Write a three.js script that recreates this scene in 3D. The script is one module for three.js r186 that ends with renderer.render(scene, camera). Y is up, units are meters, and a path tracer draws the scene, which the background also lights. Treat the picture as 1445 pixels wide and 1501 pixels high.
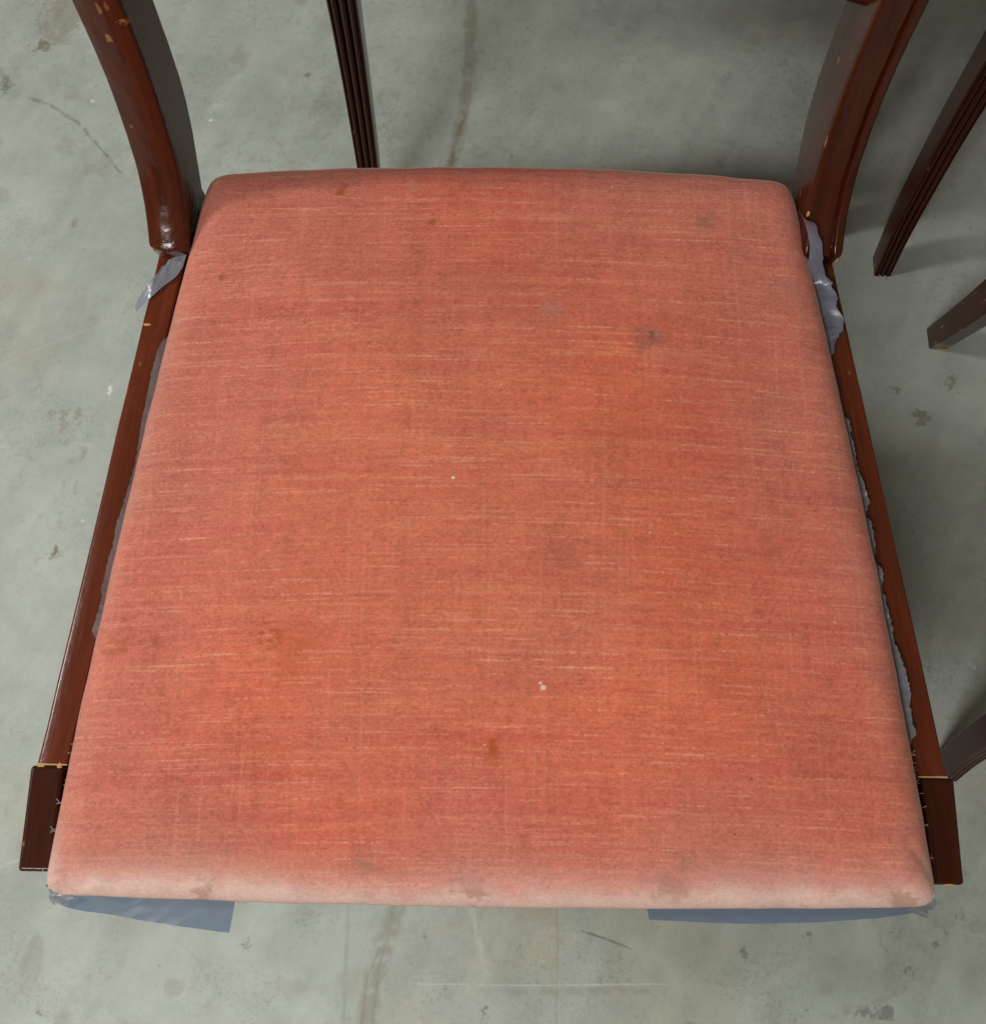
import * as THREE from 'three';
import { mergeGeometries, toCreasedNormals } from 'three/addons/utils/BufferGeometryUtils.js';
import { RoundedBoxGeometry } from 'three/addons/geometries/RoundedBoxGeometry.js';
import { RectAreaLightUniformsLib } from 'three/addons/lights/RectAreaLightUniformsLib.js';

// ---------------------------------------------------------------- camera, light, exposure
const scene = new THREE.Scene();
const camera = new THREE.PerspectiveCamera(2 * Math.atan(750.5 / 1549) * 180 / Math.PI, 985 / 1024, 0.02, 60);
const PITCH = 15.3 * Math.PI / 180;                       // the lens looks down, 15 degrees short of plumb
camera.position.set(0, 1.07, 0);
camera.up.set(0, 0, -1);
camera.lookAt(0, 1.07 - Math.cos(PITCH), -Math.sin(PITCH));
scene.add(camera);
const renderer = new THREE.WebGLRenderer({ antialias: true });
renderer.toneMapping = THREE.LinearToneMapping;
renderer.toneMappingExposure = 1.0;
renderer.shadowMap.enabled = true;
renderer.setSize(985, 1024);
RectAreaLightUniformsLib.init();
scene.background = new THREE.Color(0.135, 0.124, 0.098);      // light scattered about the hall

const lampHousing = new THREE.MeshStandardMaterial({ color: new THREE.Color(0.7, 0.7, 0.7), roughness: 0.5 });
const lampGlow = new THREE.MeshStandardMaterial({ color: 0xffffff, emissive: new THREE.Color(1, 0.98, 0.95), emissiveIntensity: 1.2 });
function ceilingLamp(name, label, [x, y, z], w, d, intensity) {
  const g = new THREE.Group(); g.name = name; g.position.set(x, y, z);
  g.userData = { label, category: 'ceiling lamp', group: 'ceiling lamps over the floor' };
  const h = new THREE.Mesh(new RoundedBoxGeometry(w + 0.08, 0.07, d + 0.08, 2, 0.01), lampHousing); h.name = 'lamp_housing'; h.position.y = 0.05; h.castShadow = true;
  const s = new THREE.Mesh(new THREE.BoxGeometry(w, 0.012, d), lampGlow); s.name = 'lamp_diffuser'; s.position.y = 0.009;
  g.add(h, s); scene.add(g);
  const l = new THREE.RectAreaLight(new THREE.Color(1, 0.985, 0.95), intensity, w, d);
  l.position.set(x, y - 0.004, z); l.lookAt(x, y - 1, z); scene.add(l);
}
ceilingLamp('ceiling_lamp', 'long ceiling lamp in front of the chairs, nearest to the pink seat', [-1.08, 2.9, 1.3], 0.95, 0.34, 64);
ceilingLamp('ceiling_lamp_001', 'long ceiling lamp over the empty floor left of the chairs', [-2.9, 2.9, -0.6], 1.3, 0.34, 56);
ceilingLamp('ceiling_lamp_002', 'long ceiling lamp farthest in front of the chairs', [-1.3, 2.9, 3.9], 1.5, 0.34, 14);

// ---------------------------------------------------------------- noise
function rng(seed) { let s = seed >>> 0; return () => { s = (s + 0x6D2B79F5) | 0; let t = Math.imul(s ^ (s >>> 15), 1 | s); t = (t + Math.imul(t ^ (t >>> 7), 61 | t)) ^ t; return ((t ^ (t >>> 14)) >>> 0) / 4294967296; }; }
const PERM = new Float32Array(65536); { const r = rng(77); for (let i = 0; i < 65536; i++) PERM[i] = r() * 2 - 1; }
const hsh = (x, y, s) => PERM[(Math.imul(x, 374761) + Math.imul(y, 668265) + Math.imul(s, 9277) ^ (Math.imul(x, 1274126) >> 7)) & 65535];
function noise(x, y, s = 0) {
  const xi = Math.floor(x), yi = Math.floor(y); let u = x - xi, v = y - yi; u = u * u * (3 - 2 * u); v = v * v * (3 - 2 * v);
  const a = hsh(xi, yi, s), b = hsh(xi + 1, yi, s), c = hsh(xi, yi + 1, s), d = hsh(xi + 1, yi + 1, s);
  return a + (b - a) * u + (c - a) * v + (a - b - c + d) * u * v;
}
function fbm(x, y, o = 4, s = 0) { let r = 0, a = 0.55; for (let i = 0; i < o; i++) { r += a * noise(x, y, s + i * 13); x = x * 2.03 + 5.1; y = y * 2.03 + 1.7; a *= 0.5; } return r; }
const clamp = (x, a = 0, b = 1) => Math.min(b, Math.max(a, x));
const smooth = (a, b, x) => { const t = clamp((x - a) / (b - a)); return t * t * (3 - 2 * t); };
const lerp = (a, b, t) => a + (b - a) * t;
const enc = (l) => { l = clamp(l); return 255 * (l <= 0.0031308 ? 12.92 * l : 1.055 * Math.pow(l, 1 / 2.4) - 0.055); };
function tex(w, h, px, srgb, wrap) {
  const t = new THREE.DataTexture(px, w, h, THREE.RGBAFormat);
  t.magFilter = THREE.LinearFilter; t.minFilter = THREE.LinearFilter; t.wrapS = t.wrapT = wrap || THREE.ClampToEdgeWrapping;
  if (srgb) t.colorSpace = THREE.SRGBColorSpace; t.needsUpdate = true; return t;
}
// distance from a point to a polyline, with the place along it
function polyDist(x, y, pts) {
  let best = 1e9, at = 0;
  for (let i = 0; i < pts.length - 1; i++) {
    const [ax, ay] = pts[i], bx = pts[i + 1][0] - ax, by = pts[i + 1][1] - ay, t = clamp(((x - ax) * bx + (y - ay) * by) / (bx * bx + by * by + 1e-12));
    const d = Math.hypot(x - ax - bx * t, y - ay - by * t); if (d < best) { best = d; at = (i + t) / (pts.length - 1); }
  }
  return [best, at];
}

// ---------------------------------------------------------------- floor: worn grey-green painted concrete
{
  const N = 2048, S = 2.0, X0 = -1.0, Z0 = -1.35;
  const col = new Float32Array(N * N * 3), gl = new Float32Array(N * N);
  for (let j = 0; j < N; j++) for (let i = 0; i < N; i++) {
    const x = X0 + (i + 0.5) * S / N, z = Z0 + (j + 0.5) * S / N, k = (j * N + i) * 3;
    const big = fbm(x * 2.2, z * 2.2, 4, 3), mid = fbm(x * 11, z * 11, 4, 40), fin = noise(x * 700, z * 700, 9) * 0.5 + noise(x * 260, z * 260, 8) * 0.5;
    const wipe = fbm(x * 26 + z * 9, z * 7 - x * 3, 3, 90);
    const speck = smooth(0.25, 0.75, noise(x * 520 + 3, z * 560, 200)) * smooth(-0.2, 0.5, fbm(x * 18, z * 18, 3, 210)) * 0.16, dap = fbm(x * 34 + 2 * mid, z * 38, 4, 120), drag = fbm(x * 60 + z * 30, z * 9 - x * 6, 3, 140);
    let m = 1 + 0.10 * big + 0.12 * mid + 0.08 * wipe + 0.13 * dap + 0.09 * drag + 0.06 * fin - speck;
    const brown = smooth(0.12, 0.6, fbm(x * 5.1, z * 4.3, 4, 61) + 0.35 * mid) * 0.42;
    const blot = smooth(0.34, 0.6, fbm(x * 30, z * 30, 3, 71)) * smooth(-0.1, 0.4, fbm(x * 3, z * 3, 2, 75)) * 0.3;
    const chalk = smooth(0.28, 0.62, fbm(x * 7, z * 9, 4, 52)) * 0.22;
    const grit = smooth(0.12, 0.62, fbm(x * 150, z * 160, 4, 160)) * smooth(-0.3, 0.4, fbm(x * 11, z * 11, 4, 170)) * 0.26, fleck = smooth(0.3, 0.55, fbm(x * 75 + 9, z * 80, 3, 180)) * 0.16;
    let r = 0.372 * m, g = 0.405 * m, b = 0.362 * m;
    r = lerp(r, 0.2, grit); g = lerp(g, 0.195, grit); b = lerp(b, 0.15, grit); r = lerp(r, 0.47, fleck); g = lerp(g, 0.5, fleck); b = lerp(b, 0.47, fleck);
    r = lerp(r, 0.315 * m, brown); g = lerp(g, 0.288 * m, brown); b = lerp(b, 0.205 * m, brown);
    r = lerp(r, 0.16, blot); g = lerp(g, 0.145, blot); b = lerp(b, 0.11, blot);
    r = lerp(r, 0.47, chalk); g = lerp(g, 0.50, chalk); b = lerp(b, 0.46, chalk);
    col[k] = r; col[k + 1] = g; col[k + 2] = b; gl[j * N + i] = 0.5 + 0.1 * mid + 0.12 * brown;
  }
  const toI = (x) => (x - X0) * N / S, toJ = (z) => (z - Z0) * N / S;
  function paint(x, z, rad, fn) {
    const i0 = Math.max(0, Math.floor(toI(x - rad))), i1 = Math.min(N - 1, Math.ceil(toI(x + rad))), j0 = Math.max(0, Math.floor(toJ(z - rad))), j1 = Math.min(N - 1, Math.ceil(toJ(z + rad)));
    for (let j = j0; j <= j1; j++) for (let i = i0; i <= i1; i++) {
      const px = X0 + (i + 0.5) * S / N, pz = Z0 + (j + 0.5) * S / N, [a, c] = fn(px, pz); if (a <= 0) continue;
      const k = (j * N + i) * 3; for (let q = 0; q < 3; q++) col[k + q] = lerp(col[k + q], c[q], a);
    }
  }
  const spot = (x, z, r, c, a, rough = 0.5, s = 1) => paint(x, z, r * 1.8, (px, pz) => {
    const d = Math.hypot(px - x, (pz - z) * (1 + 0.5 * Math.sin(s * 5))) / r + rough * 1.1 * fbm((px - x) / r * 1.5 + s * 7, (pz - z) / r * 1.5 + s * 3, 5, 5) + 0.45 * noise(px * 420, pz * 420, 4); return [a * (1 - smooth(r > 0.003 ? 0.1 : 0.45, 1.1, d)), c];
  });
  function stroke(pts, w, c, a, broken = 0.5, s = 1) {
    let cx = 0, cz = 0; for (const p of pts) { cx += p[0] / pts.length; cz += p[1] / pts.length; }
    let R = 0; for (const p of pts) R = Math.max(R, Math.hypot(p[0] - cx, p[1] - cz));
    paint(cx, cz, R + w * 2, (px, pz) => {
      const [d, t] = polyDist(px, pz, pts); if (d > w * 1.6) return [0, c];
      const n = fbm(px * 60 + s * 3, pz * 60, 3, 17), dd = d / (w * (0.75 + 0.6 * n));
      return [a * (1 - smooth(0.3, 1, Math.abs(dd))) * clamp(1 - broken + broken * (1 + 2.2 * fbm(px * 140, pz * 140 + s, 2, 31))) * smooth(0, 0.06, t) * smooth(0, 0.06, 1 - t), c];
    });
  }
  const DARK = [0.09, 0.095, 0.085], BRN = [0.17, 0.125, 0.07], PALE = [0.56, 0.6, 0.55], WHITE = [0.75, 0.74, 0.7], MUD = [0.26, 0.225, 0.16];
  stroke([[-0.549, -0.799], [-0.518, -0.787], [-0.484, -0.764], [-0.452, -0.727], [-0.417, -0.683]], 0.0042, DARK, 0.42, 0.95);
  stroke([[-0.56, -0.447], [-0.513, -0.471], [-0.46, -0.495], [-0.395, -0.522]], 0.0026, PALE, 0.16, 0.9);
  for (const [x, z, r] of [[-0.476, -0.402, 0.006], [-0.462, -0.4, 0.005], [-0.446, -0.4, 0.006], [-0.461, -0.386, 0.005], [-0.436, -0.359, 0.005]]) spot(x, z, r, MUD, 0.6, 0.5, x * 9);
  spot(-0.455, -0.248, 0.0055, BRN, 0.85, 0.9, 2);
  spot(-0.539, -0.867, 0.012, BRN, 0.7, 1.3, 3); spot(-0.22, -0.829, 0.006, BRN, 0.75, 0.9, 4); spot(-0.585, -0.815, 0.016, DARK, 0.55, 1.3, 5); spot(-0.475, -0.63, 0.006, MUD, 0.6);
  spot(-0.518, -0.915, 0.024, BRN, 0.4, 1.2, 6); spot(-0.49, -0.94, 0.02, BRN, 0.35, 1.2, 8);
  spot(-0.415, -0.43, 0.0032, WHITE, 1, 0.4); spot(-0.33, -0.767, 0.0032, WHITE, 0.9, 0.4, 3); spot(-0.471, -0.793, 0.004, WHITE, 0.55, 0.9, 3);
  stroke([[-0.025, -0.96], [-0.027, -0.877], [-0.032, -0.791], [-0.04, -0.745], [-0.052, -0.69]], 0.013, [0.24, 0.2, 0.14], 0.6, 0.5);
  stroke([[-0.032, -0.78], [-0.042, -0.74], [-0.052, -0.69]], 0.005, [0.17, 0.14, 0.1], 0.55, 0.5);
  stroke([[-0.075, 0.05], [-0.092, 0.104], [-0.103, 0.14], [-0.113, 0.17], [-0.122, 0.24]], 0.016, [0.25, 0.235, 0.185], 0.7, 0.7, 4);
  stroke([[-0.085, 0.05], [-0.1, 0.125], [-0.107, 0.15], [-0.115, 0.24]], 0.002, DARK, 0.2, 0.95, 6);
  stroke([[-0.105, 0.13], [-0.118, 0.16], [-0.125, 0.24]], 0.0024, DARK, 0.2, 0.95, 9);
  stroke([[-0.137, 0.05], [-0.138, 0.14], [-0.139, 0.25]], 0.0035, [0.27, 0.3, 0.27], 0.6, 0.4);
  stroke([[0.06, 0.06], [0.061, 0.12], [0.06, 0.152], [0.057, 0.25]], 0.0018, BRN, 0.3, 0.7, 8); spot(0.052, 0.115, 0.02, [0.36, 0.31, 0.22], 0.5, 0.9);
  stroke([[0.082, 0.118], [0.105, 0.125], [0.132, 0.135]], 0.0018, DARK, 0.75, 0.5, 2);
  stroke([[-0.078, 0.165], [0.049, 0.1662], [0.171, 0.165]], 0.0014, PALE, 0.55, 0.7, 3);
  stroke([[0.005, 0.172], [0.088, 0.171], [0.165, 0.171]], 0.006, [0.25, 0.225, 0.18], 0.4, 0.95, 7);
  stroke([[-0.03, 0.06], [-0.015, 0.12], [-0.005, 0.16]], 0.008, PALE, 0.25, 0.8, 7);
  for (const [x, z, r] of [[0.3, 0.124, 0.0055], [0.389, 0.155, 0.007], [0.428, 0.12, 0.004], [0.443, 0.105, 0.006], [0.366, 0.19, 0.006], [0.347, 0.19, 0.007], [0.236, 0.137, 0.003], [-0.233, 0.131, 0.0045], [-0.421, 0.19, 0.003], [0.417, 0.131, 0.003], [-0.008, 0.189, 0.0035], [0.425, -0.08, 0.005], [0.44, -0.13, 0.006], [0.4, -0.62, 0.007], [0.46, -0.4, 0.009], [0.44, -0.43, 0.008], [0.5, -0.44, 0.007]]) spot(x, z, r, x > 0.38 ? [0.14, 0.13, 0.09] : DARK, 0.55, 1.6, x * 30);
  stroke([[0.31, 0.195], [0.35, 0.183], [0.385, 0.17]], 0.004, MUD, 0.32, 0.95, 3);
  const rr = rng(5);
  for (let q = 0; q < 2600; q++) { const a = rr(); spot(X0 + rr() * S, Z0 + rr() * S, 0.0006 + 0.0020 * rr() * rr() * rr(), a < 0.86 ? (a < 0.5 ? DARK : BRN) : WHITE, 0.15 + 0.4 * rr(), 0.9, rr() * 50); }
  for (let q = 0; q < 90; q++) {
    const x = X0 + rr() * S, z = Z0 + rr() * S, an = rr() * 6.28, l = 0.02 + 0.13 * rr() * rr(), bend = (rr() - 0.5) * 0.3;
    stroke([[x, z], [x + Math.cos(an) * l * 0.5, z + Math.sin(an) * l * 0.5], [x + Math.cos(an + bend) * l, z + Math.sin(an + bend) * l]], 0.0009 + 0.0013 * rr(), rr() < 0.62 ? PALE : DARK, 0.07 + 0.2 * rr(), 0.9, rr() * 40);
  }
  const px = new Uint8Array(N * N * 4), pr = new Uint8Array(N * N * 4);
  for (let k = 0; k < N * N; k++) { for (let q = 0; q < 3; q++) px[k * 4 + q] = enc(col[k * 3 + q]); px[k * 4 + 3] = 255; pr[k * 4] = pr[k * 4 + 1] = pr[k * 4 + 2] = 255 * clamp(gl[k]); pr[k * 4 + 3] = 255; }
  const map = tex(N, N, px, true, THREE.MirroredRepeatWrapping), rough = tex(N, N, pr, false, THREE.MirroredRepeatWrapping);
  const W = 14, g = new THREE.BoxGeometry(W, 0.1, W), uv = g.attributes.uv, p = g.attributes.position;
  for (let i = 0; i < p.count; i++) uv.setXY(i, (p.getX(i) - X0) / S, (p.getZ(i) - Z0) / S);
  const floor = new THREE.Mesh(g, new THREE.MeshStandardMaterial({ map, roughnessMap: rough, roughness: 1, bumpMap: map, bumpScale: 0.0004 }));
  floor.name = 'floor'; floor.position.y = -0.05; floor.receiveShadow = true; floor.userData = { kind: 'structure', label: 'worn grey green painted concrete floor with scuffs and stains', category: 'floor' };
  scene.add(floor);
}

// ---------------------------------------------------------------- the seat's outline (chair coordinates: z = 0 near its front, metres)
const OUT = (() => {
  const pts = [], add = (a, b, n, bulge) => { const nx = b[1] - a[1], nz = -(b[0] - a[0]), l = Math.hypot(nx, nz); for (let i = 0; i < n; i++) { const t = i / n, k = bulge * 4 * t * (1 - t); pts.push([lerp(a[0], b[0], t) + nx / l * k, lerp(a[1], b[1], t) + nz / l * k]); } };
  const FL = [-0.2395, 0.0515], FR = [0.2395, 0.0515], BR = [0.1865, -0.3865], BL = [-0.1865, -0.3865];
  add(FL, BL, 300, 0.0042); add(BL, BR, 280, 0.0085); add(BR, FR, 300, 0.0045); add(FR, FL, 320, 0.0035);
  // even spacing, then smoothing that rounds the corners
  const dense = (list, n) => { const L = [0]; for (let i = 1; i <= list.length; i++) { const a = list[i - 1], b = list[i % list.length]; L.push(L[i - 1] + Math.hypot(a[0] - b[0], a[1] - b[1])); } const o = []; let j = 0; for (let i = 0; i < n; i++) { const s = L[L.length - 1] * i / n; while (L[j + 1] < s) j++; const t = (s - L[j]) / (L[j + 1] - L[j]), a = list[j], b = list[(j + 1) % list.length]; o.push([lerp(a[0], b[0], t), lerp(a[1], b[1], t)]); } return o; };
  let d = dense(pts, 900);
  for (let it = 0; it < 260; it++) { const e = d.map((p, i) => { const a = d[(i + 899) % 900], b = d[(i + 1) % 900], k = p[1] < -0.2 ? 0.07 : 0.045; return [lerp(p[0], (a[0] + b[0]) / 2, k), lerp(p[1], (a[1] + b[1]) / 2, k)]; }); d = e; }
  return dense(d, 420);
})();
const OUTC = [...OUT, OUT[0]];
// coarse grid of the distance to the outline, negative outside
const DG = (() => { const n = 200, a = new Float32Array(n * n); for (let j = 0; j < n; j++) for (let i = 0; i < n; i++) { const x = -0.3 + 0.6 * i / (n - 1), z = -0.45 + 0.6 * j / (n - 1); let inside = false; for (let k = 0, m = OUT.length - 1; k < OUT.length; m = k++) { const [xi, yi] = OUT[k], [xj, yj] = OUT[m]; if ((yi > z) !== (yj > z) && x < (xj - xi) * (z - yi) / (yj - yi) + xi) inside = !inside; } a[j * n + i] = polyDist(x, z, OUTC)[0] * (inside ? 1 : -1); } return (x, z) => { const u = clamp((x + 0.3) / 0.6) * (n - 1.001), v = clamp((z + 0.45) / 0.6) * (n - 1.001), i = Math.floor(u), j = Math.floor(v), s = u - i, t = v - j; return lerp(lerp(a[j * n + i], a[j * n + i + 1], s), lerp(a[(j + 1) * n + i], a[(j + 1) * n + i + 1], s), t); }; })();

// ---------------------------------------------------------------- materials: velvet
const velvet = (() => {
  const N = 2048, S = 0.6, X0 = -0.3, Z0 = -0.45, mm = N / S / 1000;
  const st = new Float32Array(N * N), r = rng(31);
  const arch = (x) => -0.10 * x * x;                          // the weave bows a little across the seat
  for (let q = 0; q < 4600; q++) {
    const strong = r() < 0.36, x0 = -0.27 + r() * 0.5, z0 = Z0 + r() * S, len = (strong ? 0.012 + 0.055 * r() * r() + 0.01 : 0.02 + 0.09 * r()), a = strong ? 0.14 + 0.42 * r() : 0.08 + 0.16 * r(), w = (strong ? 0.22 : 0.3) + 0.3 * r(), ph = r() * 100;
    for (let i = Math.floor((x0 - X0) * N / S); i < (x0 + len - X0) * N / S && i < N; i++) {
      if (i < 0) continue; const x = X0 + i * S / N, t = (x - x0) / len, jc = (z0 - arch(x) * 1 + 0.00035 * noise(x * 60, ph, 3) - Z0) * N / S;
      const am = a * Math.min(1, 6 * t, 6 * (1 - t)) * clamp(0.42 + 0.95 * noise(x * 780, ph, 6) + 0.6 * noise(x * 110, ph, 7));
      for (let j = Math.floor(jc - 3); j <= jc + 3; j++) if (j >= 0 && j < N) st[j * N + i] += am * Math.exp(-Math.pow((j - jc) / (w * mm), 2));
    }
  }
  for (let q = 0; q < 520; q++) {                             // short crosswise threads
    const x0 = -0.26 + r() * 0.52, z0 = Z0 + r() * S, len = 0.02 + 0.07 * r(), a = 0.03 + 0.09 * r(), ph = r() * 90;
    for (let j = Math.floor((z0 - Z0) * N / S); j < (z0 + len - Z0) * N / S && j < N; j++) { const z = Z0 + j * S / N, t = (z - z0) / len, ic = (x0 + 0.0004 * noise(z * 50, ph, 4) - X0) * N / S; for (let i = Math.floor(ic - 3); i <= ic + 3; i++) if (i >= 0 && i < N) st[j * N + i] += a * Math.min(1, 5 * t, 5 * (1 - t)) * Math.exp(-Math.pow((i - ic) / (0.5 * mm), 2)); }
  }
  // stains: x, z, radius, colour, strength, ragged
  const BR = [0.30, 0.075, 0.022], GR = [0.27, 0.13, 0.095], DK = [0.2, 0.07, 0.045], WH = [0.75, 0.6, 0.5], OR = [0.42, 0.09, 0.026];
  const stains = [[-0.1285, -0.0895, 0.0055, BR, 1.0, 1.5], [-0.121, -0.085, 0.005, BR, 0.9, 1.5], [-0.112, -0.077, 0.018, OR, 0.5, 0.8], [-0.2057, -0.0827, 0.012, BR, 0.45, 1], [-0.1887, -0.083, 0.007, BR, 0.5, 1.3],
    [0.0925, -0.2686, 0.003, DK, 1.2, 1.2], [0.0945, -0.2690, 0.0014, WH, 0.5, 0.8], [0.090, -0.266, 0.010, GR, 0.8, 0.7], [0.0311, -0.2839, 0.009, [0.42, 0.24, 0.2], 0.8, 0.8], [0.0376, -0.1347, 0.012, [0.3, 0.1, 0.05], 0.5, 1], [0.0008, -0.0264, 0.007, OR, 1.4, 0.9],
    [-0.0496, -0.1495, 0.004, [0.55, 0.27, 0.2], 0.6, 0.4], [-0.0242, -0.1771, 0.0011, WH, 1, 0.2], [0.0273, -0.0597, 0.0017, WH, 0.9, 0.35], [0.0258, -0.0622, 0.0009, WH, 1, 0.3], [-0.0992, -0.368, 0.006, BR, 0.95, 0.8], [-0.0409, -0.3463, 0.005, BR, 0.95, 0.8],
    [-0.1691, -0.3071, 0.0032, DK, 1.0, 0.6], [0.1285, -0.35, 0.008, GR, 0.8, 0.9], [-0.0264, -0.3632, 0.012, BR, 0.35, 0.8], [0.1805, -0.3005, 0.014, [0.28, 0.17, 0.13], 0.4, 0.8], [-0.1175, -0.1853, 0.012, [0.42, 0.13, 0.06], 0.4, 1],
    [-0.0675, 0.0347, 0.012, GR, 0.6, 0.8], [-0.15, 0.052, 0.008, DK, 0.5, 1.2], [-0.0101, 0.046, 0.009, DK, 0.4, 1.2], [0.0955, 0.042, 0.014, GR, 0.45, 1], [0.1569, -0.1364, 0.012, [0.36, 0.12, 0.06], 0.45, 1], [0.1481, -0.1542, 0.004, DK, 0.4, 1],
    [-0.0566, -0.3724, 0.008, [0.62, 0.27, 0.2], 0.8, 1.1], [-0.1815, -0.0557, 0.004, BR, 0.5, 1], [0.2179, 0.05, 0.008, DK, 0.5, 1.2], [0.17, 0.055, 0.006, GR, 0.4, 1], [-0.228, 0.045, 0.008, GR, 0.45, 1]];
  for (let q = 0; q < 40; q++) stains.push([-0.23 + 0.46 * r(), -0.38 + 0.42 * r(), 0.00035 + 0.0004 * r(), r() < 0.45 ? WH : DK, 0.5 + 0.4 * r(), 0.5]);
  const px = new Uint8Array(N * N * 4), bm = new Uint8Array(N * N * 4), col = [0, 0, 0], gr = rng(88);
  const grain = new Float32Array(N * N); for (let k = 0; k < N * N; k++) grain[k] = gr() - 0.5;
  for (let j = 0; j < N; j++) for (let i = 0; i < N; i++) {
    const x = X0 + (i + 0.5) * S / N, z = Z0 + (j + 0.5) * S / N, zw = z + arch(x), k = j * N + i;
    const patch = fbm(x * 13, z * 11, 4, 2), hb = noise(x * 9, zw * 210, 21) * 0.5 + noise(x * 22, zw * 520, 22) * 0.45, vb = noise(x * 190, z * 11, 23) * 0.6 + noise(x * 480, z * 26, 24) * 0.4;
    const blotch = fbm(x * 60, z * 75, 3, 33), g0 = (grain[k] + grain[(k + 1) % (N * N)] * 0.5 + grain[(k + N) % (N * N)] * 0.5);
    let m = 1 + 0.08 * patch + 0.06 * hb + 0.055 * vb + 0.07 * blotch + 0.20 * g0;
    const ed = lerp(0.9, 1, smooth(0.01, 0.15, DG(x, z) + 0.03 * patch)), thr = noise(x * 620, z * 760, 81) * 0.6 + noise(x * 330, z * 1500, 82) * 0.4;
    m += 0.16 * thr + 0.10 * noise(x * 900, z * 1350, 84) + 0.035 * noise(x * 210, z * 240, 85);
    const s = clamp(st[k]), d = DG(x, z), red = smooth(-0.3, 0.5, fbm(x * 8 + 3, z * 8, 3, 55));
    col[0] = lerp(0.575, 0.60, red) * m * ed; col[1] = lerp(0.156, 0.138, red) * lerp(1.06, 1, ed) * m * (1 + 0.10 * hb); col[2] = lerp(0.093, 0.074, red) * lerp(1.22, 1, (ed - 0.9) * 10) * m;
    for (let q = 0; q < 3; q++) col[q] = lerp(col[q], [0.92, 0.46, 0.30][q], 0.72 * s);
    const en = d + 0.006 * patch + 0.003 * blotch;
    const rag = en + 0.004 * fbm(x * 90, z * 90, 3, 71), fr = smooth(-0.005, 0.045, z + 0.004 * patch);
    const worn = (1 - smooth(-0.003, 0.012, rag)) * 0.36 + (1 - smooth(0.0, 0.032, rag)) * 0.2 + fr * ((1 - smooth(-0.002, 0.016, rag)) * 0.52 + (1 - smooth(0.0, 0.062, en + 0.02 * patch)) * 0.38);   // edges paled for rubbed nap and for velvet sheen put into the colour
    const lip = smooth(0.025, 0.045, z);  // front lip paler still: sheen of the forward-facing nap painted in, with wear
    for (let q = 0; q < 3; q++) col[q] = lerp(col[q], [lerp(0.55, 0.665, lip), lerp(0.30, 0.455, lip), lerp(0.24, 0.395, lip)][q] * (1 + 0.16 * g0 + 0.10 * blotch + 0.08 * thr), clamp(worn, 0, 0.95));
    px[k * 4] = enc(col[0]); px[k * 4 + 1] = enc(col[1]); px[k * 4 + 2] = enc(col[2]); px[k * 4 + 3] = 255;
    bm[k * 4] = bm[k * 4 + 1] = bm[k * 4 + 2] = 255 * clamp(0.45 + 0.5 * g0 + 0.12 * hb + 0.1 * blotch + 0.3 * s); bm[k * 4 + 3] = 255;
  }
  for (const [sx, sz, rad, c, a, rg] of stains) {
    const R = rad * 1.9; for (let j = Math.max(0, Math.floor((sz - R - Z0) * N / S)); j < Math.min(N, (sz + R - Z0) * N / S); j++) for (let i = Math.max(0, Math.floor((sx - R - X0) * N / S)); i < Math.min(N, (sx + R - X0) * N / S); i++) {
      const x = X0 + (i + 0.5) * S / N, z = Z0 + (j + 0.5) * S / N, dd = Math.hypot(x - sx, z - sz) / rad + rg * 1.2 * fbm((x - sx) / rad * 1.7 + sx * 90 + sz * 41, (z - sz) / rad * 2.6 + sx * 31, 5, 9), w = (rad < 0.003 ? 1 : 0.62) * a * (1 - smooth(rad < 0.003 ? 0.6 : 0.0, 1.1, dd)); if (w <= 0) continue;
      const k = (j * N + i) * 4, g0 = grain[j * N + i]; for (let q = 0; q < 3; q++) px[k + q] = lerp(px[k + q], enc(c[q] * (1 + 0.3 * g0)), w);
    }
  }
  return new THREE.MeshPhysicalMaterial({ map: tex(N, N, px, true), bumpMap: tex(N, N, bm, false), bumpScale: 0.00013, roughness: 0.95, specularIntensity: 0.25, sheen: 1, sheenRoughness: 0.62, sheenColor: new THREE.Color(1, 0.66, 0.58) });
})();
const VUV = (x, z) => [(x + 0.3) / 0.6, (z + 0.45) / 0.6];

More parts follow.
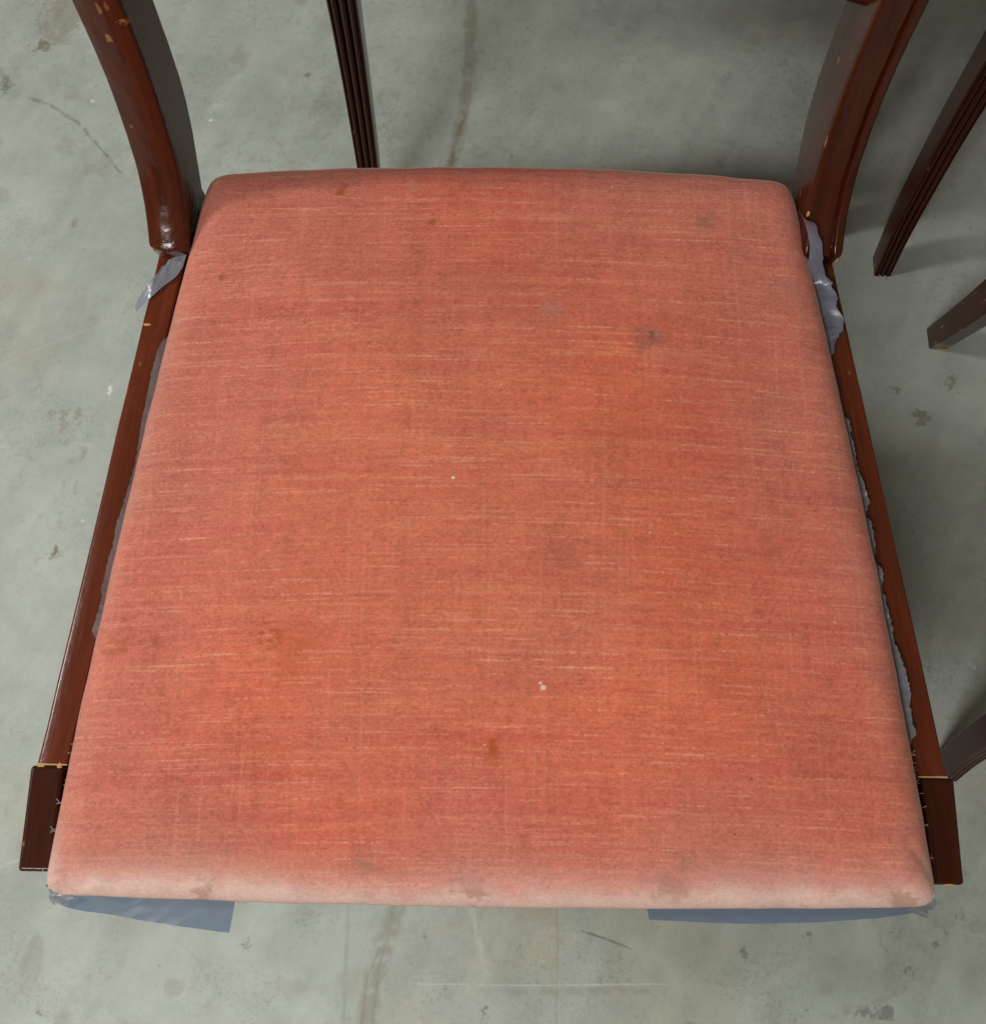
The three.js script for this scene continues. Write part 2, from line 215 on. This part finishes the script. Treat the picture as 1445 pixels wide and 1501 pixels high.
// ---------------------------------------------------------------- materials: stained, lacquered mahogany. u goes round the piece, v along it
function wood(seed, tone = 1, chips = [], scuffs = 26, bump = 0.0004) {
  const W = 256, H = 1024, px = new Uint8Array(W * H * 4), bp = new Uint8Array(W * H * 4), r = rng(seed), list = [...chips];
  for (let q = 0; q < scuffs; q++) list.push([r(), r(), 0.004 + 0.012 * r(), 0.0008 + 0.0028 * r() * r(), 0.35 + 0.5 * r()]);
  for (let j = 0; j < H; j++) for (let i = 0; i < W; i++) {
    const u = (i + 0.5) / W, v = (j + 0.5) / H, ring = Math.sin(u * 6.2832), ring2 = Math.cos(u * 6.2832);
    const g1 = fbm(ring * 9 + seed, v * 5 + ring2 * 3, 3, seed), g2 = noise(ring * 60 + ring2 * 31, v * 22, seed + 4), g3 = fbm(ring * 2, v * 3 + ring2, 3, seed + 9);
    const m = tone * (1 + 0.28 * g1 + 0.16 * g2 + 0.25 * g3);
    let c = [0.070 * m, 0.0135 * m, 0.0046 * m * (1 + 0.2 * g1)];
    for (const [cu, cv, ch, cw, a] of list) {
      let du = Math.abs(u - cu); du = Math.min(du, 1 - du); const dv = Math.abs(v - cv); if (dv > ch * 2 || du > cw * 12) continue;
      const e = Math.hypot(du / (cw * 5), dv / ch) + 0.8 * fbm(u * 130 + seed, v * 240, 2, 3); const w = a * (1 - smooth(0.5, 0.95, e));
      if (w > 0) c = [lerp(c[0], 0.35, w), lerp(c[1], 0.165, w), lerp(c[2], 0.058, w)];
    }
    const k = (j * W + i) * 4; px[k] = enc(c[0]); px[k + 1] = enc(c[1]); px[k + 2] = enc(c[2]); px[k + 3] = 255;
    const b = 0.5 + 0.3 * fbm(ring * 14 + ring2 * 9, v * 75, 3, seed + 21) + 0.14 * fbm(ring * 5 + ring2 * 3, v * 26, 2, seed + 33) + 0.08 * g2; bp[k] = bp[k + 1] = bp[k + 2] = 255 * clamp(b); bp[k + 3] = 255;
  }
  return new THREE.MeshPhysicalMaterial({ map: tex(W, H, px, true, THREE.RepeatWrapping), bumpMap: tex(W, H, bp, false, THREE.RepeatWrapping), bumpScale: bump, roughness: 0.22, clearcoat: 0.16, clearcoatRoughness: 0.16, specularIntensity: 0.5 });
}
const M = {
  post: wood(3, 0.72, [], 8), postL: wood(4, 1.1, [[0.515, 0.700, 0.007, 0.007, 1], [0.535, 0.705, 0.003, 0.005, 0.9], [0.61, 0.672, 0.009, 0.003, 0.9], [0.60, 0.73, 0.012, 0.0016, 0.7], [0.57, 0.735, 0.010, 0.0014, 0.6], [0.50, 0.56, 0.003, 0.002, 0.8], [0.5, 0.49, 0.004, 0.002, 0.8]], 12),  // right post toned darker than the left, its shade put into the wood colour
  rail: wood(5, 1.5, [[0.02, 0.08, 0.01, 0.006, 1], [0.03, 0.93, 0.01, 0.006, 0.7]], 22, 0.00016), block: wood(6, 0.55, [], 8, 0.00012), leg: wood(7, 0.7, [], 46), dark: wood(8, 0.6, [], 20),
  raw: new THREE.MeshStandardMaterial({ color: new THREE.Color(0.5, 0.27, 0.1), roughness: 0.85 }), legRear: wood(9, 0.6, [[0.55, 0.975, 0.02, 0.02, 0.8], [0.68, 0.96, 0.014, 0.012, 0.7], [0.62, 0.985, 0.02, 0.02, 0.8]], 26),
  plastic: new THREE.MeshPhysicalMaterial({ color: new THREE.Color(0.21, 0.23, 0.285), roughness: 0.28, transmission: 0.3, thickness: 0, side: THREE.DoubleSide, specularIntensity: 0.8 }),
  plasticPale: new THREE.MeshPhysicalMaterial({ color: new THREE.Color(0.3, 0.32, 0.34), roughness: 0.3, transmission: 0.5, thickness: 0, side: THREE.DoubleSide }),
  plasticDark: new THREE.MeshPhysicalMaterial({ color: new THREE.Color(0.15, 0.155, 0.2), roughness: 0.3, transmission: 0.28, thickness: 0, side: THREE.DoubleSide }),
  plasticThin: new THREE.MeshPhysicalMaterial({ color: new THREE.Color(0.33, 0.35, 0.41), roughness: 0.26, transmission: 0.5, thickness: 0, side: THREE.DoubleSide }),
  plasticBlue: new THREE.MeshPhysicalMaterial({ color: new THREE.Color(0.17, 0.225, 0.30), roughness: 0.24, transmission: 0.38, thickness: 0, side: THREE.DoubleSide }),
  clear: new THREE.MeshPhysicalMaterial({ color: new THREE.Color(0.40, 0.44, 0.49), roughness: 0.2, transmission: 0.42, thickness: 0, side: THREE.DoubleSide }),
  thread: new THREE.MeshStandardMaterial({ color: new THREE.Color(0.4, 0.4, 0.38), roughness: 0.8 }),
};

// ---------------------------------------------------------------- geometry helpers
// toCreasedNormals joins points closer than a hundredth of a unit, so it works on millimetres
function creased(g) { g.scale(1000, 1000, 1000); const o = toCreasedNormals(g, 0.75); o.scale(0.001, 0.001, 0.001); return o; }
// a loft: rings of the same count joined into one skin with end caps
function loft(rings, closeEnds = true) {
  const n = rings[0].length, pos = [], uv = [], idx = [];
  const per = [0]; for (let i = 0; i < n; i++) per.push(per[i] + rings[0][i].distanceTo(rings[0][(i + 1) % n]));
  rings.forEach((ring, k) => { for (let i = 0; i <= n; i++) { const p = ring[i % n]; pos.push(p.x, p.y, p.z); uv.push(per[i] / per[n], k / (rings.length - 1)); } });
  for (let k = 0; k < rings.length - 1; k++) for (let i = 0; i < n; i++) { const a = k * (n + 1) + i, b = a + 1, c = a + n + 1, d = c + 1; idx.push(a, b, c, b, d, c); }
  if (closeEnds) for (const k of [0, rings.length - 1]) {
    const c = new THREE.Vector3(); rings[k].forEach((p) => c.addScaledVector(p, 1 / n)); const at = pos.length / 3; pos.push(c.x, c.y, c.z); uv.push(0.5, k ? 1 : 0);
    for (let i = 0; i < n; i++) { const p = rings[k][i]; pos.push(p.x, p.y, p.z); uv.push(0.5 + 0.02 * Math.cos(i), k ? 1 : 0); }
    for (let i = 0; i < n; i++) { const a = at + 1 + i, b = at + 1 + (i + 1) % n; k ? idx.push(at, a, b) : idx.push(at, b, a); }
  }
  let g = new THREE.BufferGeometry(); g.setAttribute('position', new THREE.Float32BufferAttribute(pos, 3)); g.setAttribute('uv', new THREE.Float32BufferAttribute(uv, 2)); g.setIndex(idx);
  // face outward
  g.computeVertexNormals(); const mid = Math.floor(rings.length / 2), c = new THREE.Vector3(); rings[mid].forEach((p) => c.addScaledVector(p, 1 / n)); const nn = new THREE.Vector3().fromBufferAttribute(g.attributes.normal, mid * (n + 1) + 1);
  if (nn.dot(rings[mid][1].clone().sub(c)) < 0) { for (let i = 0; i < idx.length; i += 3) { const t = idx[i]; idx[i] = idx[i + 1]; idx[i + 1] = t; } g.setIndex(idx); }
  g.deleteAttribute('normal');
  return creased(g);
}
const spline = (list, n) => { const c = new THREE.CatmullRomCurve3(list.map(([y, z]) => new THREE.Vector3(0, y, z)), false, 'centripetal'); return c.getPoints(n).map((p) => [p.y, p.z]); };
// section in a (across, -1..1) and b (0 rear .. 1 front) with rounded corners, and reeds cut in the front
function section(ra, rb, reeds = 0, cut = 0.1, crown = 0) {
  const o = [], arc = (ca, cb, s) => { for (let i = 0; i <= 5; i++) { const t = (s + i / 5) * Math.PI / 2; o.push([ca + ra * Math.cos(t), cb + rb * Math.sin(t)]); } };
  arc(-1 + ra, rb, 2); arc(1 - ra, rb, 3);
  arc(1 - ra, 1 - rb, 0);
  const x0 = 1 - ra, m = reeds ? reeds * 10 : 48; for (let i = 1; i < m; i++) { const t = i / m, a = lerp(x0, -x0, t); let b = 1 + crown * (1 - Math.pow(2 * t - 1, 2)); if (crown === 0.001) b -= 0.05 * Math.exp(-Math.pow((a - 0.42) / 0.07, 2)); if (reeds) { const f = (t * reeds) % 1; b = 1 - cut * (1 - Math.sqrt(Math.max(0, 1 - Math.pow(2 * f - 1, 2) * 0.97))); } o.push([a, b]); }
  arc(-1 + ra, 1 - rb, 1);
  return o;
}
// a bar whose side view lies between a front and a rear curve, both lists of [y, z]
function curveBar(front, back, n, xc, hw, sec) {
  const F = spline(front, n), B = spline(back, n);
  return loft(F.map((f, i) => { const t = i / n, w = typeof hw === 'function' ? hw(t) : hw, c = typeof xc === 'function' ? xc(t) : xc; return sec.map(([a, b]) => new THREE.Vector3(c + a * w, lerp(B[i][0], f[0], b), lerp(B[i][1], f[1], b))); }));
}
// hand-worked unevenness: moves the skin in and out by a fraction of a millimetre
function ripple(g, amp, seed) {
  const p = g.attributes.position; for (let i = 0; i < p.count; i++) { const x = p.getX(i), y = p.getY(i), z = p.getZ(i); p.setXYZ(i, x, y + amp * fbm(x * 130 + z * 40, y * 110 + seed, 2, 5), z + amp * fbm(x * 150 + y * 50, z * 90 + y * 90 + seed, 2, 7)); }
  g.deleteAttribute('normal'); return creased(g);
}
function put(name, geo, mat, parent, label) { const m = new THREE.Mesh(geo, mat); m.name = name; m.castShadow = m.receiveShadow = true; if (label) m.userData.label = label; parent.add(m); return m; }

// ---------------------------------------------------------------- the seat cushion
function cushionGeometry() {
  const n = OUT.length, cx = 0, cz = -0.17, pos = [], uv = [], idx = [], rs = [1, 0.997, 0.993, 0.987, 0.98, 0.972, 0.962, 0.95, 0.935, 0.915, 0.89];
  for (let r = 0.86; r > 0.03; r -= 0.03) rs.push(r);
  const nrm = OUT.map((p, i) => { const a = OUT[(i + n - 1) % n], b = OUT[(i + 1) % n]; let x = b[1] - a[1], z = -(b[0] - a[0]); const l = Math.hypot(x, z); x /= l; z /= l; if (x * (p[0] - cx) + z * (p[1] - cz) < 0) { x = -x; z = -z; } return [x, z]; });
  const top = (x, z) => { const d = Math.max(0, DG(x, z)), q = clamp(d / 0.024); return 0.466 + 0.017 * Math.pow(1 - Math.pow(1 - q, 2.2), 1 / 2.2) + 0.0125 * smooth(0, 0.17, d) + 0.0009 * fbm(x * 14, z * 14, 2, 3) + 0.0013 * fbm(x * 45, z * 45, 2, 8) * (1 - smooth(0.008, 0.035, d)) - 0.0016 * Math.pow(Math.max(0, Math.sin((Math.abs(x) - 0.24 + (0.05 - z) * 0.8) * 230)), 3) * smooth(0.05, 0.0, Math.hypot(Math.abs(x) - 0.236, z - 0.05)) * smooth(0, 0.006, d); };
  const ringRows = [];
  // side rings from the bottom up: [y, outward offset, unfolded length]
  for (const [y, off] of [[0.446, -0.006], [0.449, -0.003], [0.454, -0.0005], [0.460, 0.0004], [0.4635, 0.0003]]) ringRows.push(OUT.map((p, i) => { const lump = 0.0008 * fbm(p[0] * 40, p[1] * 40, 2, 6); const o = off + lump * 0.6; return [p[0] + nrm[i][0] * o, y, p[1] + nrm[i][1] * o, ...VUV(p[0] + nrm[i][0] * (0.466 - y) * 0.8, p[1] + nrm[i][1] * (0.466 - y) * 0.8)]; }));
  for (const r of rs) ringRows.push(OUT.map((p, i) => { const lump = 0.0008 * fbm(p[0] * 40, p[1] * 40, 2, 6) * 0.6 * smooth(0.95, 1, r); const x = cx + (p[0] - cx) * r + nrm[i][0] * lump, z = cz + (p[1] - cz) * r + nrm[i][1] * lump; return [x, top(cx + (p[0] - cx) * r, cz + (p[1] - cz) * r), z, ...VUV(cx + (p[0] - cx) * r, cz + (p[1] - cz) * r)]; }));
  for (const ring of ringRows) for (let i = 0; i <= n; i++) { const q = ring[i % n]; pos.push(q[0], q[1], q[2]); uv.push(q[3], q[4]); }
  for (let k = 0; k < ringRows.length - 1; k++) for (let i = 0; i < n; i++) { const a = k * (n + 1) + i, b = a + 1, c = a + n + 1, d = c + 1; idx.push(a, b, c, b, d, c); }
  const cap = (k, y) => { const at = pos.length / 3; pos.push(cx, y, cz); uv.push(...VUV(cx, cz)); for (let i = 0; i < n; i++) { const a = k * (n + 1) + i; k ? idx.push(a, a + 1, at) : idx.push(at, a + 1, a); } };
  cap(ringRows.length - 1, top(cx, cz)); cap(0, 0.446);
  let g = new THREE.BufferGeometry(); g.setAttribute('position', new THREE.Float32BufferAttribute(pos, 3)); g.setAttribute('uv', new THREE.Float32BufferAttribute(uv, 2)); g.setIndex(idx); g.computeVertexNormals();
  const k = g.attributes.normal; const probe = (ringRows.length - 1) * (n + 1);
  if (k.getY(probe) < 0) { for (let i = 0; i < idx.length; i += 3) { const t = idx[i]; idx[i] = idx[i + 1]; idx[i + 1] = t; } g.setIndex(idx); g.computeVertexNormals(); }
  // join the seam's normals
  for (let q = 0; q < ringRows.length; q++) { const a = q * (n + 1), b = a + n, v = new THREE.Vector3(k.getX(a) + k.getX(b), 0, 0); const nr = g.attributes.normal; const s = new THREE.Vector3(nr.getX(a) + nr.getX(b), nr.getY(a) + nr.getY(b), nr.getZ(a) + nr.getZ(b)).normalize(); nr.setXYZ(a, s.x, s.y, s.z); nr.setXYZ(b, s.x, s.y, s.z); }
  return g;
}
// a film of plastic between two edges, each [x, y, z]; ragged on the second
function film(inner, outer, n, m, rag, wave, seed, taper = false) {
  const A = new THREE.CatmullRomCurve3(inner.map((p) => new THREE.Vector3(...p))), B = new THREE.CatmullRomCurve3(outer.map((p) => new THREE.Vector3(...p))), pos = [], uv = [], idx = [];
  for (let i = 0; i <= n; i++) { const a = A.getPoint(i / n), b = B.getPoint(i / n), L = a.distanceTo(b) + 1e-6; for (let j = 0; j <= m; j++) { const e = taper ? Math.min(1, 9 * i / n, 9 * (1 - i / n)) : 1, t = j / m * e * (1 + rag * (1.3 * fbm(i * (taper ? 0.11 : 0.33) + seed, 1, 4, seed) + 0.22 * noise(i * 0.9, seed, 2)) / L * (j / m)); const p = a.clone().lerp(b, t); p.y += wave * fbm(i * 0.22 + seed, j * 0.5, 2, seed + 3) * Math.min(1, t * 1.5) + 0.25 * wave * Math.pow(j / m, 3) * noise(i * 0.8, 3, seed); pos.push(p.x, p.y, p.z); uv.push(i / n, t); } }
  for (let i = 0; i < n; i++) for (let j = 0; j < m; j++) { const a = i * (m + 1) + j, b = a + 1, c = a + m + 1, d = c + 1; idx.push(a, b, c, b, d, c); }
  const g = new THREE.BufferGeometry(); g.setAttribute('position', new THREE.Float32BufferAttribute(pos, 3)); g.setAttribute('uv', new THREE.Float32BufferAttribute(uv, 2)); g.setIndex(idx); g.computeVertexNormals(); return g;
}

// ---------------------------------------------------------------- the chair (standing at its own origin, front towards +z)
const RX = -0.0022;                                         // the back stands a trifle to one side of the front
function makeChair() {
  const t = new THREE.Group(); t.name = 'dining_chair'; scene.add(t);
  put('seat_cushion', cushionGeometry(), velvet, t);
  for (const s of [-1, 1]) {
    // side rail: L section, its ledge under the cushion, butting on the front block and the rear post
    const Xf = 0.2553, Xr = 0.2158 + s * RX, zf = -0.0172, zr = -0.336, r = 0.0022;
    const sec = [[0, 0.395], [0, 0.46 - r]]; for (let i = 1; i <= 4; i++) { const a = i / 4 * Math.PI / 2; sec.push([-r + r * Math.cos(a), 0.46 - r + r * Math.sin(a)]); }
    sec.push([-0.009, 0.4602], [-0.0165, 0.46], [-0.0175, 0.459], [-0.0175, 0.444], [-0.034, 0.444], [-0.034, 0.395]);
    const rings = []; for (let i = 0; i <= 14; i++) { const q = i / 14, z = lerp(zf, zr, q), X = lerp(Xf, Xr, q); rings.push(sec.map(([a, y]) => new THREE.Vector3(s * (X + a + 0.00025 * noise(i * 0.9, s + 3, 4)), y, z))); }
    put('side_rail', loft(rings), M.rail, t);
    // front leg with the block that ends the rail
    const ear = new RoundedBoxGeometry(0.0185, 0.0665, 0.0565, 3, 0.0022); ear.translate(s * 0.2493, 0.4275, 0.0125); { const uv = ear.attributes.uv; for (let i = 0; i < uv.count; i++) uv.setXY(i, uv.getX(i) * 0.3, uv.getY(i) * 0.2); }
    const leg = curveBar([[0.444, 0.0405], [0.40, 0.036], [0.30, 0.033], [0.2, 0.041], [0.1, 0.057], [0.05, 0.068], [0, 0.083]], [[0.444, -0.0155], [0.40, -0.010], [0.30, 0.002], [0.2, 0.013], [0.1, 0.030], [0.05, 0.042], [0, 0.058]], 34, (q) => s * lerp(0.2405, 0.2435, q), (q) => lerp(0.0155, 0.0092, Math.pow(q, 0.8)), section(0.14, 0.08, 3, 0.17));
    put('front_leg', mergeGeometries([leg.index ? leg.toNonIndexed() : leg, ear.toNonIndexed()].map((g) => { const o = new THREE.BufferGeometry(); for (const a of ['position', 'normal', 'uv']) o.setAttribute(a, g.attributes[a]); return o; })), M.block, t);
    put('rail_joint', new THREE.BoxGeometry(0.0166, 0.05, 0.0008).translate(s * 0.2466, 0.4354, -0.0164), M.raw, t);
    // rear leg below the seat
    put('rear_leg', curveBar([[0.4545, -0.337], [0.3, -0.340], [0.15, -0.352], [0, -0.377]], [[0.4545, -0.384], [0.3, -0.380], [0.15, -0.386], [0, -0.402]], 20, (q) => s * lerp(0.2036, 0.1985, q) + RX, (q) => lerp(0.0123, 0.0105, q), section(0.16, 0.1)), M.legRear, t);
    // back post: a blunt nose over the rail, sweeping back and up
    const F = [[0.4555, -0.3352], [0.466, -0.3328], [0.4762, -0.3300], [0.4788, -0.3302], [0.4822, -0.3345], [0.4935, -0.3480], [0.511, -0.361], [0.531, -0.3695], [0.553, -0.3765], [0.576, -0.3818], [0.598, -0.3848], [0.62, -0.3872], [0.66, -0.390], [0.72, -0.397], [0.80, -0.415], [0.895, -0.445]];
    const B = [[0.4555, -0.3835], [0.458, -0.3838], [0.461, -0.385], [0.465, -0.388], [0.470, -0.392], [0.479, -0.3985], [0.490, -0.4065], [0.507, -0.4155], [0.527, -0.4215], [0.55, -0.4255], [0.575, -0.4285], [0.605, -0.4305], [0.665, -0.4325], [0.73, -0.4385], [0.81, -0.4555], [0.90, -0.4835]];
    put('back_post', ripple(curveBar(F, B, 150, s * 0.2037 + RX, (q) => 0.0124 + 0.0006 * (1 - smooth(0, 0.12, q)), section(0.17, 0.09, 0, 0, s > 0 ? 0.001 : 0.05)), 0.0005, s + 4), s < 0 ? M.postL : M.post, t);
  }
  const bow = (y, z, half, h, d, b, lift) => { const rings = []; for (let i = 0; i <= 24; i++) { const q = i / 24 * 2 - 1, zz = z - b * (1 - q * q), yy = y + lift * (1 - q * q); rings.push(section(0.2, 0.2).map(([a, bb]) => new THREE.Vector3(q * half + RX, yy + a * h / 2, zz + (bb - 0.5) * d))); } return loft(rings); };
  put('cross_rail', bow(0.6345, -0.409, 0.1925, 0.054, 0.018, 0.024, 0.012), M.dark, t);
  put('crest_rail', bow(0.858, -0.452, 0.1925, 0.075, 0.020, 0.03, 0.004), M.dark, t);
  const fr = new RoundedBoxGeometry(0.449, 0.047, 0.026, 2, 0.002); fr.translate(0, 0.4195, 0.0215); put('front_rail', fr, M.dark, t);
  const br = new RoundedBoxGeometry(0.3755, 0.047, 0.024, 2, 0.002); br.translate(0, 0.4195, -0.368); put('back_rail', br, M.dark, t);
  return t;
}
const A = (deg) => deg * Math.PI / 180;
const chair = makeChair();

// the other chairs of the set, of which only legs reach into the picture
function another(n, x, z, turn, label) {
  const c = chair.clone(); c.name = 'dining_chair_00' + n; c.position.set(x, 0, z); c.rotation.y = A(turn); c.userData = { label, category: 'chair', group: 'dining chairs of one set' };
  scene.add(c); return c;
}
another(1, 0.6885, -0.101, 0, 'dark chair just right of the pink seat, only its two left legs in view');
another(2, 0.681, -0.640, -2, 'dark wooden chair behind at upper right, one long reeded leg beside the right back post');
another(3, 0.112, -0.690, 0, 'dark wooden chair directly behind the pink seat, its left reeded leg rising at upper left');

chair.position.set(-0.001, 0, 0); chair.rotation.y = A(-0.8);
chair.userData = { label: 'dining chair with stained salmon pink velvet seat and torn plastic lining round it', category: 'chair', group: 'dining chairs of one set' };

// ---------------------------------------------------------------- torn plastic lining round the cushion, parts of the main chair
{
  const P = (list, y) => list.map(([x, z]) => [x, typeof y === 'function' ? y(x, z) : y, z]);
  put('plastic_lining', film([[-0.2005, 0.4635, -0.3242], [-0.2046, 0.4625, -0.318], [-0.2095, 0.4622, -0.3138], [-0.213, 0.4622, -0.3104], [-0.2165, 0.4622, -0.3066], [-0.2205, 0.461, -0.3033], [-0.2258, 0.457, -0.3005], [-0.2313, 0.4515, -0.2989]],
    [[-0.1972, 0.4665, -0.3351], [-0.2032, 0.4655, -0.3317], [-0.2083, 0.465, -0.3286], [-0.212, 0.4645, -0.325], [-0.2159, 0.4642, -0.3198], [-0.2211, 0.4632, -0.3126], [-0.2271, 0.459, -0.3066], [-0.2321, 0.453, -0.3029]], 50, 8, 0.0009, 0.0009, 3), M.plasticThin, chair, 'torn blue grey plastic tongue hanging over the left rail');
  put('plastic_lining', film([[0.1868, 0.484, -0.358], [0.1882, 0.488, -0.347], [0.1900, 0.488, -0.338], [0.1922, 0.481, -0.329], [0.190, 0.466, -0.317], [0.189, 0.464, -0.3027], [0.191, 0.463, -0.2866], [0.193, 0.463, -0.2752], [0.195, 0.463, -0.2617]],
    [[0.1845, 0.49, -0.3535], [0.186, 0.497, -0.3437], [0.1914, 0.5, -0.3383], [0.1963, 0.492, -0.3328], [0.1991, 0.484, -0.3262], [0.2034, 0.474, -0.3195], [0.207, 0.471, -0.3164], [0.2098, 0.47, -0.3085], [0.2105, 0.47, -0.3011], [0.2145, 0.468, -0.2891], [0.2123, 0.468, -0.2827], [0.209, 0.467, -0.2785], [0.2062, 0.467, -0.2693], [0.2052, 0.466, -0.262]], 90, 10, 0.0014, 0.0016, 9), M.plasticDark, chair, 'broad torn blue grey plastic piece against the right post');
  const edgeR = [[0.2050, -0.2598], [0.2082, -0.233], [0.2103, -0.2154], [0.2135, -0.1939], [0.2158, -0.1727], [0.2190, -0.1552], [0.2212, -0.1388], [0.2225, -0.1233], [0.2256, -0.1034], [0.2283, -0.0877], [0.2300, -0.0683], [0.2322, -0.0493], [0.2344, -0.0306], [0.2365, 0.0]];
  put('plastic_lining', film(P(edgeR.map(([x, z]) => [x - 0.009, z]), 0.456), P(edgeR.map(([x, z], i) => [x + (i < 5 ? 0.0046 : 0.0032) + 0.0008 * Math.sin(i * 2.1), z]), 0.4665), 220, 6, 0.0024, 0.0016, 14, true), M.plasticPale, chair, 'narrow ragged plastic edge between the cushion and right rail');
  const edgeL = [[-0.2065, -0.290], [-0.2105, -0.2721], [-0.2143, -0.2404], [-0.2160, -0.216], [-0.2185, -0.1921], [-0.2220, -0.1666], [-0.2250, -0.1457], [-0.2288, -0.1211], [-0.2292, -0.109], [-0.2296, -0.099], [-0.2318, -0.0891], [-0.2322, -0.0773]];
  put('plastic_lining', film(P(edgeL.map(([x, z]) => [x + 0.009, z]), 0.456), P(edgeL.map(([x, z], i) => [x + 0.0013 + 0.0008 * Math.sin(i * 1.7), z]), 0.4668), 200, 6, 0.0016, 0.001, 23, true), M.clear, chair, 'thin clear plastic edge between the cushion and left rail');
  put('plastic_lining', film([[-0.243, 0.449, 0.038], [-0.20, 0.449, 0.042], [-0.17, 0.449, 0.044], [-0.1396, 0.449, 0.045]], [[-0.244, 0.443, 0.0560], [-0.2383, 0.441, 0.0602], [-0.209, 0.44, 0.0647], [-0.178, 0.439, 0.0694], [-0.1452, 0.438, 0.0731]], 50, 8, 0.0003, 0.0006, 31), M.plasticBlue, chair, 'flat blue grey plastic flap below the left front edge');
  put('plastic_lining', film([[0.0842, 0.449, 0.044], [0.12, 0.449, 0.044], [0.17, 0.449, 0.044], [0.21, 0.449, 0.042], [0.242, 0.449, 0.038]], [[0.0890, 0.441, 0.0627], [0.1382, 0.440, 0.0640], [0.1839, 0.440, 0.0627], [0.2223, 0.441, 0.0594], [0.2475, 0.443, 0.0548]], 60, 8, 0.0003, 0.0006, 37), M.plasticBlue, chair, 'long blue grey plastic flap below the right front edge');
  for (const s of [-1, 1]) put('plastic_lining', film([[s * 0.232, 0.45, 0.03], [s * 0.236, 0.45, 0.042], [s * 0.236, 0.45, 0.05], [s * 0.23, 0.449, 0.055]], [[s * 0.2415, 0.459, 0.0425], [s * 0.2445, 0.454, 0.0455], [s * 0.2450, 0.449, 0.0525], [s * 0.2410, 0.446, 0.0590]], 40, 6, 0.0016, 0.002, 41 + s * 3), M.plasticPale, chair, s < 0 ? 'crumpled clear plastic at the left front corner' : 'frayed clear plastic at the right front corner');
  const r = rng(12);
  for (let q = 0; q < 34; q++) {                                 // short broken threads standing out from the seat's edge over the rails
    const side = q % 3 ? 1 : -1, z = q < 16 ? -0.03 + 0.075 * r() : -0.22 + 0.25 * r(), x = side * (lerp(0.2395, 0.1865, (0.05 - z) / 0.435) + 0.0035), l = 0.0012 + 0.0026 * r(), a = 2.4 * (r() - 0.5), y = 0.4625;
    const c = [new THREE.Vector3(x - side * 0.003, y - 0.001, z), new THREE.Vector3(x + side * l * 0.5, y, z + a * 0.0007), new THREE.Vector3(x + side * l, y + 0.0012 * r(), z + a * 0.0016)];
    put('loose_thread', new THREE.TubeGeometry(new THREE.CatmullRomCurve3(c), 6, 0.00016 + 0.0001 * r(), 5), M.thread, chair);
    if (q % 2) put('loose_thread', new THREE.TubeGeometry(new THREE.CatmullRomCurve3([c[1], new THREE.Vector3(x + side * l * 0.8, y + 0.0005, z - a * 0.0008 - 0.0006), new THREE.Vector3(x + side * l * 1.1, y + 0.001, z - a * 0.0015 - 0.0012)]), 5, 0.00016, 5), M.thread, chair);
  }
  // places where the stain has broken off and bare wood shows
  const chip = (x, y, z, a, b, c2, seed) => { const g = new THREE.IcosahedronGeometry(1, 2), p = g.attributes.position; for (let i = 0; i < p.count; i++) { const k = 1 + 0.5 * fbm(p.getX(i) * 1.7 + seed, p.getY(i) * 1.7 + p.getZ(i) * 2.3, 3, 6); p.setXYZ(i, x + p.getX(i) * a * k, y + p.getY(i) * b * k, z + p.getZ(i) * c2 * k); } g.computeVertexNormals(); put('bare_wood_chip', g, M.raw, chair); };
  chip(0.2515, 0.4585, 0.0398, 0.0052, 0.0014, 0.0013, 1); chip(-0.2530, 0.4597, -0.0154, 0.0022, 0.0006, 0.0012, 2); chip(-0.2425, 0.4597, -0.0150, 0.0016, 0.0008, 0.0026, 3);
  chip(-0.2155, 0.4765, -0.3302, 0.0011, 0.0022, 0.0011, 4); chip(0.2122, 0.4715, -0.3306, 0.0009, 0.0032, 0.0009, 5); chip(0.1895, 0.492, -0.3505, 0.0007, 0.0024, 0.0016, 6); chip(-0.2205, 0.4600, -0.2860, 0.0024, 0.0006, 0.0009, 7);
}

renderer.render(scene, camera);
